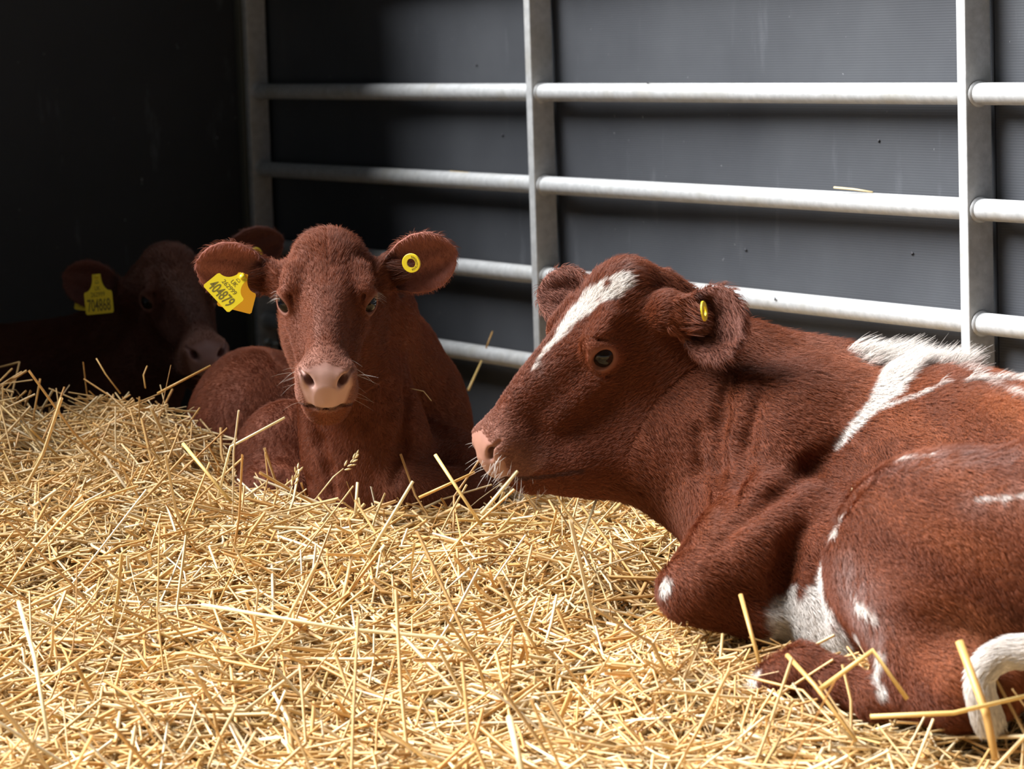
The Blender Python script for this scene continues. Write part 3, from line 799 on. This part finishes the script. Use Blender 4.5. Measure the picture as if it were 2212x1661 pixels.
# ------------------------------------------------------------------ middle calf (facing the camera)
RM = [[-0.9986, 0.0167, 0.0498], [-0.0406, -0.8466, -0.5306], [0.0333, -0.5319, 0.8462]]; TM = [-0.3408, 5.8851, 0.5911]
bodyM = []
bodyM += chain([(A3(720, 610, 6.02), .075), (A3(770, 690, 6.12), .098), (A3(815, 800, 6.30), .115), (A3(830, 905, 6.42), .145)], .07)
bodyM += chain([(A3(725, 730, 6.00), .062), (A3(765, 850, 6.06), .085), (A3(790, 960, 6.08), .105), (A3(800, 1070, 6.08), .11)], .07)
bodyM += [ell(A3(925, 940, 6.38), (.085, .13, .150), None, .06), ell(A3(865, 840, 6.52), (.115, .14, .105), None, .07)]
bodyM += [ell(A3(740, 960, 6.85), (.27, .32, .21), None, .08)]
bodyM += [ell(A3(555, 950, 6.72), (.150, .22, .195), None, .05)]
bodyM += [ell(A3(625, 990, 6.32), (.105, .10, .115), None, .05), ell(A3(600, 1060, 6.22), (.085, .09, .06), None, .04)]
bodyM += chain([(A3(960, 1020, 6.2), .09), (A3(1010, 1075, 6.05), .06)], .05)
bodyM += chain([(A3(880, 1060, 6.0), .06), (A3(1010, 1085, 5.98), .05)], .04)
bodyM += grooves(bodyM, [
    (.010, .000, [(670, 880), (688, 950), (706, 1010), (718, 1060)]),
    (.008, .001, [(560, 1010), (610, 1030), (670, 1040)]),
    (.009, .001, [(870, 760), (880, 850), (872, 950), (850, 1040)]),
])
b0 = unit(A3(416, 560, 5.93) - A3(590, 590, 5.93)); b1 = unit(A3(986, 532, 5.93) - A3(815, 590, 5.93))
earsM = [(1, b0 + np.array([0, .02, 0]), (.10, -.95, -.30), .142, .060, .030, (.080, -.095, -.022)), (-1, b1 + np.array([0, .02, 0]), (-.25, -.90, -.22), .142, .060, .032, (-.080, -.095, -.022))]
def flowM(P): return np.tile(np.array([.05, .25, -.85]), (len(P), 1)) + np.array([.4, 0, 0]) * np.sign(P[:, :1] + .25)
def longM(V, hl, wm):
    return hl + .004 * np.clip((V[:, 2] - .66) / .03, 0, 1)
calfM, fieldM, RMm, tM, HM, sM = calf('calf', RM, TM, 1.0, earsM, bodyM, 'plain red-brown calf facing the camera with a bright yellow tag 404879', flow=flowM, hair_n=300000, hlen=.010, long_hair=[longM], hc=.006)
eyes(calfM, RMm, tM, sM)
d_ = 5.80
o0 = A3(438, 617, d_); eu = A3(493, 676, d_ - .01) - o0; ev = A3(468, 586, d_ + .012) - o0
flag_tag(calfM, o0, eu, ev, [('404879', .030, .62, .0004, .034, .0055), ('262999', .0125, .95, 0, .034, .0305), ('UK', .0115, .9, 0, .034, .0425)], w=.070)
o1 = A3(468, 660, d_ + .05); flag_tag(calfM, o1, A3(543, 679, d_ + .05) - o1, A3(478, 600, d_ + .05) - o1, [], w=.066, mat=M_TAGO)
ring_tag(calfM, A3(889, 568, 5.885), (-.35, -.92, -.1), ro=.0182, ri=.0088, text='404879262999')
sp = []
for sd in (1, -1):
    for _ in range(9):
        l = np.array([sd * random.uniform(.03, .052), random.uniform(.17, .225), random.uniform(-.06, .01)])
        p = HM(l)
        for _k in range(10):
            if fieldM.sample(p)[0] > -.002: break
            p = p + RMm @ np.array([sd * .002, 0, 0])
        sp.append((p, RMm @ np.array([sd * .9, .4 + random.uniform(-.3, .3), random.uniform(-.4, .4)]), random.uniform(.025, .055), random.uniform(0, .25)))
    for _ in range(16):      # lashes and brow bristles
        l = np.array([sd * .088, random.uniform(-.012, .012), random.uniform(.010, .016)])
        sp.append((HM(l), RMm @ np.array([sd * .8, .1, random.uniform(.1, .5)]), random.uniform(.012, .028), .5))
bristles(calfM, 'whiskers', sp, .00017)

def ear_tuft(root, H, ears, fld, n, L0, col):
    P = []
    for sd, ax, op, L, W, dp, eb in ears:
        ax = unit(ax); op = unit(np.asarray(op) - ax * (np.asarray(op) @ ax)); c = np.cross(op, ax); b = H(eb) + ax * .03
        for _ in range(n):
            w = random.uniform(-.8, .9); p = b + ax * random.uniform(-.012, .022) + c * w * W * .55 + op * random.uniform(-.01, .012)
            d = unit(ax * 1.0 + op * random.uniform(.1, .5) - c * w * .5 + rng.normal(0, .12, 3)); L_ = L0 * random.uniform(.5, 1.2)
            P.append([p, p + d * L_ * .5 + op * .003, p + d * L_])
    add_hair(root, 'ear_tuft', np.array(P), np.asarray(col)[None] * rng.uniform(.5, 1.5, (len(P), 1)), .0003)
ear_tuft(calfM, HM, earsM, fieldM, 420, .045, RED * .55)
ear_tuft(calfF, HF, earsF[:1], fieldF, 500, .035, RED * .9)

# ------------------------------------------------------------------ dark calf in the shaded corner
RD = [[-0.9368, 0.3203, 0.1406], [-0.3482, -0.8148, -0.4635], [-0.0338, -0.4831, 0.8749]]; TD = [-0.7668, 7.3269, 0.4909]
bodyD = []
bodyD += chain([(A3(345, 640, 7.48), .085), (A3(260, 760, 7.60), .105), (A3(130, 830, 7.70), .135), (A3(-60, 880, 7.75), .19)], .08)
bodyD += chain([(A3(330, 760, 7.44), .075), (A3(280, 850, 7.45), .10), (A3(180, 930, 7.5), .13)], .07)
bodyD += chain([(A3(60, 900, 7.80), .20), (A3(-300, 930, 7.75), .23), (A3(-560, 950, 7.7), .20)], .08)
e0 = unit(A3(116, 565, 7.45) - A3(262, 612, 7.45)); e1 = unit(A3(642, 512, 7.45) - A3(525, 560, 7.45))
earsD = [(1, e0, (.3, -.92, -.2), .142, .058, .030, (.088, -.085, -.045)), (-1, e1, (-.1, -.95, -.2), .150, .055, .030, (-.104, -.098, .012))]
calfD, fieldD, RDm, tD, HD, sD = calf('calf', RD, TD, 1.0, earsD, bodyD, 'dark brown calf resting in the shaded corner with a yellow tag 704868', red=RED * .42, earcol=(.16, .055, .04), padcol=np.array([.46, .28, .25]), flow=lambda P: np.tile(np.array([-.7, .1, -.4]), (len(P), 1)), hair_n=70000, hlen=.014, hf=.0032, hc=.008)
eyes(calfD, RDm, tD, sD)
d_ = 7.30
o0 = A3(186, 681, d_); flag_tag(calfD, o0, A3(246, 675, d_) - o0, A3(172, 638, d_) - o0, [('704868', .030, .60, .0004, .032, .0055), ('262999', .0115, .95, 0, .032, .0305), ('UK', .0105, .9, 0, .032, .0415)], w=.065, vs=1.32)
o1 = A3(160, 668, d_ + .13); flag_tag(calfD, o1, A3(222, 676, d_ + .13) - o1, A3(168, 626, d_ + .13) - o1, [], w=.065)
ring_tag(calfD, A3(553, 549, 7.36), (-.4, -.9, -.1))

# ------------------------------------------------------------------ straw
def hstraw(x, y):
    b = np.interp(y, [3.6, 4.6, 5.0, 5.4, 5.7, 6.0, 6.5, 7.2, 8.0, 9.5], [-.06, -.005, .055, .115, .185, .17, .13, .07, .04, .04])
    b = b + (.190 + .03 * np.sin(x * 9) + .02 * np.sin(x * 23 + y * 7)) * np.exp(-np.abs((x + 1.22) / .64) ** 6 - ((y - 6.50) / .40) ** 2)
    b = b + .045 * np.exp(-((x + .02) / .25) ** 2 - ((y - 5.42) / .16) ** 2)
    b = b - .05 * np.exp(-((x - .30) / .30) ** 2 - ((y - 6.2) / .35) ** 2)
    b = b + .030 * np.exp(-((x - .50) / .32) ** 2 - ((y - 4.76) / .14) ** 2) + .055 * np.exp(-((x - .36) / .17) ** 2 - ((y - 5.02) / .12) ** 2)
    P = np.stack([np.ravel(x), np.ravel(y), np.zeros(np.size(x))], 1)
    return b + (.016 * snoise(P, 1.7, 31) + .010 * snoise(P, 4.5, 32)).reshape(np.shape(x))

def stalks(n, xr, yr, zj, lens, rads, pitch_sd, upright, seed, sides=4):
    r = np.random.default_rng(seed)
    if yr == 'heap':
        y = r.uniform(5.85, 7.05, n); x = r.uniform(-1.75, -.42, n)
    elif yr == 'nest':
        y = r.uniform(4.5, 5.12, n); x = r.uniform(.18, 1.0, n)
    else:
        y = r.uniform(*yr, n); x = r.uniform(-1, 1, n) * (np.interp(y, [4.3, 9], [.95, 1.75])) + .02
    L = np.clip(r.lognormal(math.log(lens), .55, n), .018, .30); rad = r.uniform(*rads, n)
    az = r.uniform(0, 2 * math.pi, n); pit = r.normal(0, pitch_sd, n)
    up = r.random(n) < upright; pit = np.where(up, r.uniform(.35, 1.15, n), pit)
    e = .03; hx = (hstraw(x + e, y) - hstraw(x - e, y)) / (2 * e); hy = (hstraw(x, y + e) - hstraw(x, y - e)) / (2 * e)
    d = np.stack([np.cos(az) * np.cos(pit), np.sin(az) * np.cos(pit), np.sin(pit) + (hx * np.cos(az) + hy * np.sin(az)) * np.cos(pit)], 1); d /= np.linalg.norm(d, axis=1)[:, None]
    z = hstraw(x, y) + r.uniform(zj[0], zj[1], n)
    c = np.stack([x, y, z], 1); c[up] += d[up] * (L[up] * .38)[:, None]
    lat = np.cross(d, [0, 0, 1.0]); lat /= np.linalg.norm(lat, axis=1)[:, None] + 1e-9; upv = np.cross(lat, d)
    bendv = (lat * r.normal(0, 1, n)[:, None] + upv * r.normal(0, .6, n)[:, None]) * (L * r.uniform(0, .09, n))[:, None]
    mid = c + bendv; kink = (r.random(n) < .12)
    mid = np.where(kink[:, None], c + d * (L * r.uniform(-.2, .2, n))[:, None] + bendv * 2.2, mid)
    P = np.stack([c - d * L[:, None] / 2, mid, c + d * L[:, None] / 2], 1)
    return P, rad

def straw_mesh(P, rad, col, sides=4, flat=None):
    n, m, _ = P.shape; V = np.empty((n, m, sides, 3)); 
    T = np.empty_like(P); T[:, 0] = P[:, 1] - P[:, 0]; T[:, -1] = P[:, -1] - P[:, -2]
    for i in range(1, m - 1): T[:, i] = P[:, i + 1] - P[:, i - 1]
    T /= np.linalg.norm(T, axis=2)[:, :, None] + 1e-9
    q = rng.normal(size=(n, 3)); fl = rng.uniform(.45, 1.0, n) if flat is None else flat
    for i in range(m):
        a = q - T[:, i] * (q * T[:, i]).sum(1)[:, None]; a /= np.linalg.norm(a, axis=1)[:, None] + 1e-9; b = np.cross(T[:, i], a)
        for j in range(sides):
            w = 2 * math.pi * j / sides
            V[:, i, j] = P[:, i] + rad[:, None] * (math.cos(w) * a + fl[:, None] * math.sin(w) * b)
    base = (np.arange(n) * m * sides)[:, None]; F = []
    for i in range(m - 1):
        for j in range(sides):
            k = (j + 1) % sides
            F.append(base + np.array([[i * sides + j, i * sides + k, (i + 1) * sides + k, (i + 1) * sides + j]]))
    F = np.stack(F, 1).reshape(-1, 4)
    Cc = np.repeat(col, m * sides, axis=0)
    return V.reshape(-1, 3), F, Cc

STRAW_PAL = np.array([[.84, .61, .31], [.90, .70, .41], [.80, .55, .25], [.92, .78, .53], [.72, .46, .20], [.94, .86, .69], [.82, .62, .30], [.62, .37, .14]])
def straw_col(n, r=rng):
    c = STRAW_PAL[r.choice(len(STRAW_PAL), n, p=[.22, .2, .15, .14, .09, .07, .08, .05])]
    return np.clip(c * r.uniform(.78, 1.10, n)[:, None] * np.array([1.0, .915, .77]), 0, 1)

def add_attr_col(o, C):
    a = o.data.attributes.new('scol', 'FLOAT_COLOR', 'POINT'); a.data.foreach_set('color', np.c_[C, np.ones(len(C))].astype(np.float32).ravel())

def keep_clear(P, m=.004):
    ok = np.ones(len(P), bool)
    for f in (fieldF, fieldM, fieldD):
        for u in (0, .25, .5, .75, 1):
            i = u * 2; a = int(min(i, 1)); p = P[:, a] + (P[:, a + 1] - P[:, a]) * (i - a)
            ok &= f.sample(p) > m
    # stay in front of the boarded wall and rails
    for k in range(3): ok &= ((P[:, k] - (FA + FN * .04)) @ FN) > 0
    return ok

allV, allF, allC, off = [], [], [], 0
for (n, yr, zj, ln, rr, ps, up, seed) in (
        (30000, (4.25, 6.3), (-.030, .012), .072, (.0013, .0029), .16, .012, 1),
        (13000, (4.25, 6.3), (-.006, .022), .125, (.0018, .0034), .20, .035, 2),
        (14000, (5.9, 8.2), (-.03, .02), .075, (.0011, .0022), .20, .03, 3),
        (9000, 'heap', (-.02, .040), .105, (.0013, .0027), .26, .025, 6),
        (3500, 'nest', (-.015, .050), .075, (.0013, .0027), .28, .02, 8),
        (5000, (4.25, 6.1), (-.004, .022), .060, (.0026, .0046), .25, .03, 7),
        (1700, (4.25, 5.3), (.004, .028), .150, (.0022, .0036), .16, .05, 5),
        (16000, (4.25, 6.0), (-.010, .018), .034, (.0010, .0020), .32, .02, 4)):
    P, rad = stalks(n, None, yr, zj, ln, rr, ps, up, seed)
    ok = keep_clear(P); P, rad = P[ok], rad[ok]
    V, F, C = straw_mesh(P, rad, straw_col(len(P)), flat=rng.uniform(.08, .25, len(P)) if seed == 7 else None)
    allV.append(V); allF.append(F + off); allC.append(C); off += len(V)
bed = mesh_obj('straw_bedding', np.concatenate(allV), np.concatenate(allF), M_STRAW, None, True)
add_attr_col(bed, np.concatenate(allC)); tag(bed, 'loose golden straw bedding covering the pen floor', 'straw', kind='stuff')
gx, gy = np.meshgrid(np.linspace(-2.2, 2.2, 150), np.linspace(3.4, 9.6, 210), indexing='ij')
gz = hstraw(gx, gy) - .014
GV = np.stack([gx.ravel(), gy.ravel(), gz.ravel()], 1); ii = np.arange(149 * 209); a_ = (ii // 209) * 210 + ii % 209
GF = np.stack([a_, a_ + 210, a_ + 211, a_ + 1], 1)
inpen = ((GV[GF].mean(1) - (FA - FN * .03)) @ FN > 0)
m, nt, b = new_mat('packed_straw'); nn = noise(nt, 60, 5, .7, stretch=(1, .3, 1)); nt.links.new(ramp(nt, nn, [(.3, (.34, .19, .06)), (.6, (.62, .40, .15)), (.8, (.76, .54, .24))]), b.inputs['Base Color']); b.inputs['Roughness'].default_value = .8
und = mesh_obj('packed_straw', GV, GF[inpen], m, None, True); und.parent = bed; und['kind'] = 'stuff'

def stalk(pts, r, col, label, ear=False, name='straw_stalk', group=None):
    pts = [np.asarray(p) for p in pts]
    base = pts[0]
    P = np.array(pts)
    V, F = tube(pts, [r] + [r] * (len(pts) - 2) + [r * .85], 8)
    root = mesh_obj(name, np.array(V) - base, F, M_STRAW, None, True); root.location = base
    add_attr_col(root, np.tile(np.array(col), (len(V), 1)))
    tag(root, label, 'straw stalk', group or 'straw stalks that stand out')
    if ear:
        d = unit(pts[-1] - pts[-2]); p = pts[-1]
        for i in range(9):
            sd = np.cross(d, rng.normal(size=3)); sd = unit(sd)
            c = p + d * (.004 * i) + sd * .003
            dd = unit(d + sd * .6); V, F = tube([c, c + dd * .004, c + dd * .009, c + dd * .013], [.0006, .002, .0018, .0003], 6)
            g = mesh_obj('grain', np.array(V) - base, F, M_STRAW, None, True); g.parent = root
            add_attr_col(g, np.tile(np.array([.82, .66, .36]), (len(V), 1)))
    return root
GOLD, PALE, TAN = (.80, .56, .20), (.90, .74, .42), (.70, .42, .13)
stalk([A3(470, 1075, 5.72), A3(498, 965, 5.74), A3(615, 902, 5.70)], .0026, PALE, 'long straw stalk bent sharply upright in front of the facing calf')
stalk([A3(395, 958, 5.75), A3(500, 1085, 5.68)], .0034, GOLD, 'thick straw stalk leaning left of the bent stalk')
stalk([A3(680, 1080, 5.72), A3(720, 1030, 5.74), A3(742, 1012, 5.74)], .0012, PALE, 'thin stalk with a pale seed head under the facing calf', True)
stalk([A3(620, 1085, 5.70), A3(628, 1062, 5.71), A3(632, 1050, 5.71)], .0012, PALE, 'short stalk with a pale seed head left of the chest of the facing calf', True)
stalk([A3(768, 1110, 5.66), A3(772, 1042, 5.68)], .0030, PALE, 'short upright straw stub in front of the dark chest')
stalk([A3(796, 1200, 5.50), A3(892, 1040, 5.55)], .0034, PALE, 'pale straw stalk slanting up right of the upright stub')
stalk([A3(940, 982, 5.55), A3(1040, 1135, 5.50)], .0032, GOLD, 'golden straw stalk crossing down towards the nose of the profile calf')
stalk([A3(905, 1075, 5.56), A3(1026, 1020, 5.56)], .0028, TAN, 'tan straw stalk lying across below the golden crossing stalk')
stalk([A3(1040, 1110, 5.05), A3(1118, 1018, 5.08)], .0030, PALE, 'pale straw stalk standing at the chin of the profile calf')
stalk([A3(1225, 1250, 5.2), A3(1288, 1080, 5.25)], .0026, PALE, 'slender stalk standing on the straw below the jaw')
stalk([A3(435, 1306, 4.98), A3(740, 1358, 4.95), A3(960, 1378, 4.95), A3(1010, 1410, 4.93)], .0030, PALE, 'very long pale stalk lying across the middle of the bedding')
stalk([A3(1600, 1285, 4.78), A3(1640, 1430, 4.70)], .0036, TAN, 'upright tan stalk in front of the white flank')
stalk([A3(1770, 1490, 4.62), A3(1885, 1405, 4.60), A3(1960, 1510, 4.58)], .0040, GOLD, 'broad straw stalk folded into a peak before the hind foot')
stalk([A3(1700, 1415, 4.66), A3(1760, 1480, 4.6), A3(1850, 1600, 4.52)], .0034, TAN, 'tan stalk sloping down across the hind foot')
stalk([A3(2072, 1385, 4.47), A3(2130, 1540, 4.43), A3(2150, 1640, 4.40)], .0060, TAN, 'wide blurred tan stalk standing before the curled tail')
stalk([A3(1880, 1548, 4.42), A3(2060, 1540, 4.42), A3(2230, 1500, 4.42)], .0034, GOLD, 'blurred horizontal stalk under the curled tail')
stalk([A3(340, 850, 6.35), A3(455, 790, 6.38)], .0026, TAN, 'tan stalk slanting up from the left heap towards the dark muzzle')
stalk([A3(314, 838, 6.4), A3(310, 810, 6.42), A3(318, 790, 6.42)], .0016, TAN, 'small curled stalk poking up from the left heap')
stalk([A3(260, 850, 6.4), A3(228, 808, 6.42), A3(208, 774, 6.42)], .0016, TAN, 'thin dark stalk on top of the left heap')
stalk([A3(1012, 842, 7.55), A3(1040, 780, 7.72)], .0030, GOLD, 'golden stalk leaning behind the lowest rail')
stalk([A3(1050, 752, 7.74), A3(1064, 716, 7.76)], .0020, TAN, 'stub of straw sticking up above the lowest rail')
stalk([A3(1802, 405, 6.45), A3(1845, 409, 6.40), A3(1885, 415, 6.36)], .0022, PALE, 'flat piece of straw lying on the second rail')
stalk([A3(972, 370, 8.00), A3(1012, 373, 7.90)], .0014, GOLD, 'short straw on the second rail left of the middle post')
stalk([A3(1803, 1150, 4.86), A3(1822, 1105, 4.85), A3(1842, 1052, 4.86)], .0010, PALE, 'thin pale straw stuck to the flank of the profile calf')
stalk([A3(1100, 1550, 4.55), A3(1112, 1600, 4.5), A3(1128, 1668, 4.45)], .0052, PALE, 'broad blurred stalk rising at the lower edge of the picture')
stalk([A3(882, 838, 6.05), A3(915, 845, 6.05), A3(932, 866, 6.05)], .0010, PALE, 'thin bent straw on the shoulder of the facing calf')
stalk([A3(40, 1300, 4.95), A3(75, 1420, 4.85), A3(105, 1600, 4.7)], .0036, PALE, 'long pale stalk leaning at the left edge of the bedding')

# ------------------------------------------------------------------ flies on wall and rails
def fly(p, nrm, ang, label):
    nrm = unit(nrm); a = unit(np.cross(nrm, ZU)); bq = np.cross(nrm, a); d = math.cos(ang) * a + math.sin(ang) * bq; l = np.cross(nrm, d)
    r = empty('fly', tuple(p)); tag(r, label, 'fly', 'flies on the wall and rails')
    V, F = tube([p - d * .0036, p - d * .0028, p - d * .0005, p + d * .0012, p + d * .0028, p + d * .0036], [.0003, .0014, .0018, .0014, .0014, .0004], 8)
    V = [v + nrm * .0018 for v in V]; mesh_obj('body', V, F, M_FLY, r)
    for s_ in (1, -1):
        q = p + nrm * .0032; e = q - d * .0045 + l * s_ * .0028
        V = [q, q - d * .002 + l * s_ * .0026, e, q - d * .0045 + l * s_ * .0004]; V = V + [v + nrm * .0002 for v in V]
        mesh_obj('wing', V, [(0, 1, 2, 3), (7, 6, 5, 4), (0, 4, 5, 1), (1, 5, 6, 2), (2, 6, 7, 3), (3, 7, 4, 0)], M_WING, r, False)
def on_plane(px, py, off_):
    a = at(px, py, 1.0); d = a - CAMPOS; o_ = FA + FN * off_; k = ((o_ - CAMPOS) @ FN) / (d @ FN); return CAMPOS + d * k
for px, py, ang, lab in ((1087, 293, 1.2, 'black fly on the wall left of the middle post'), (1900, 305, 1.5, 'black fly on the wall between the top two rails at right'),
                         (1030, 140, .4, 'small fly high on the wall near the middle post'), (1612, 540, .8, 'black fly on the wall below the second rail'), (1972, 548, 1.0, 'black fly on the wall left of the right post')):
    fly(on_plane(px, py, -.042), FN, ang, lab)
fly(on_plane(1400, 181, .010) , unit(FN * .5 + ZU), .2, 'black fly sitting on the top rail')
fly(on_plane(1676, 646, .021), FN, .9, 'black fly on the third rail')
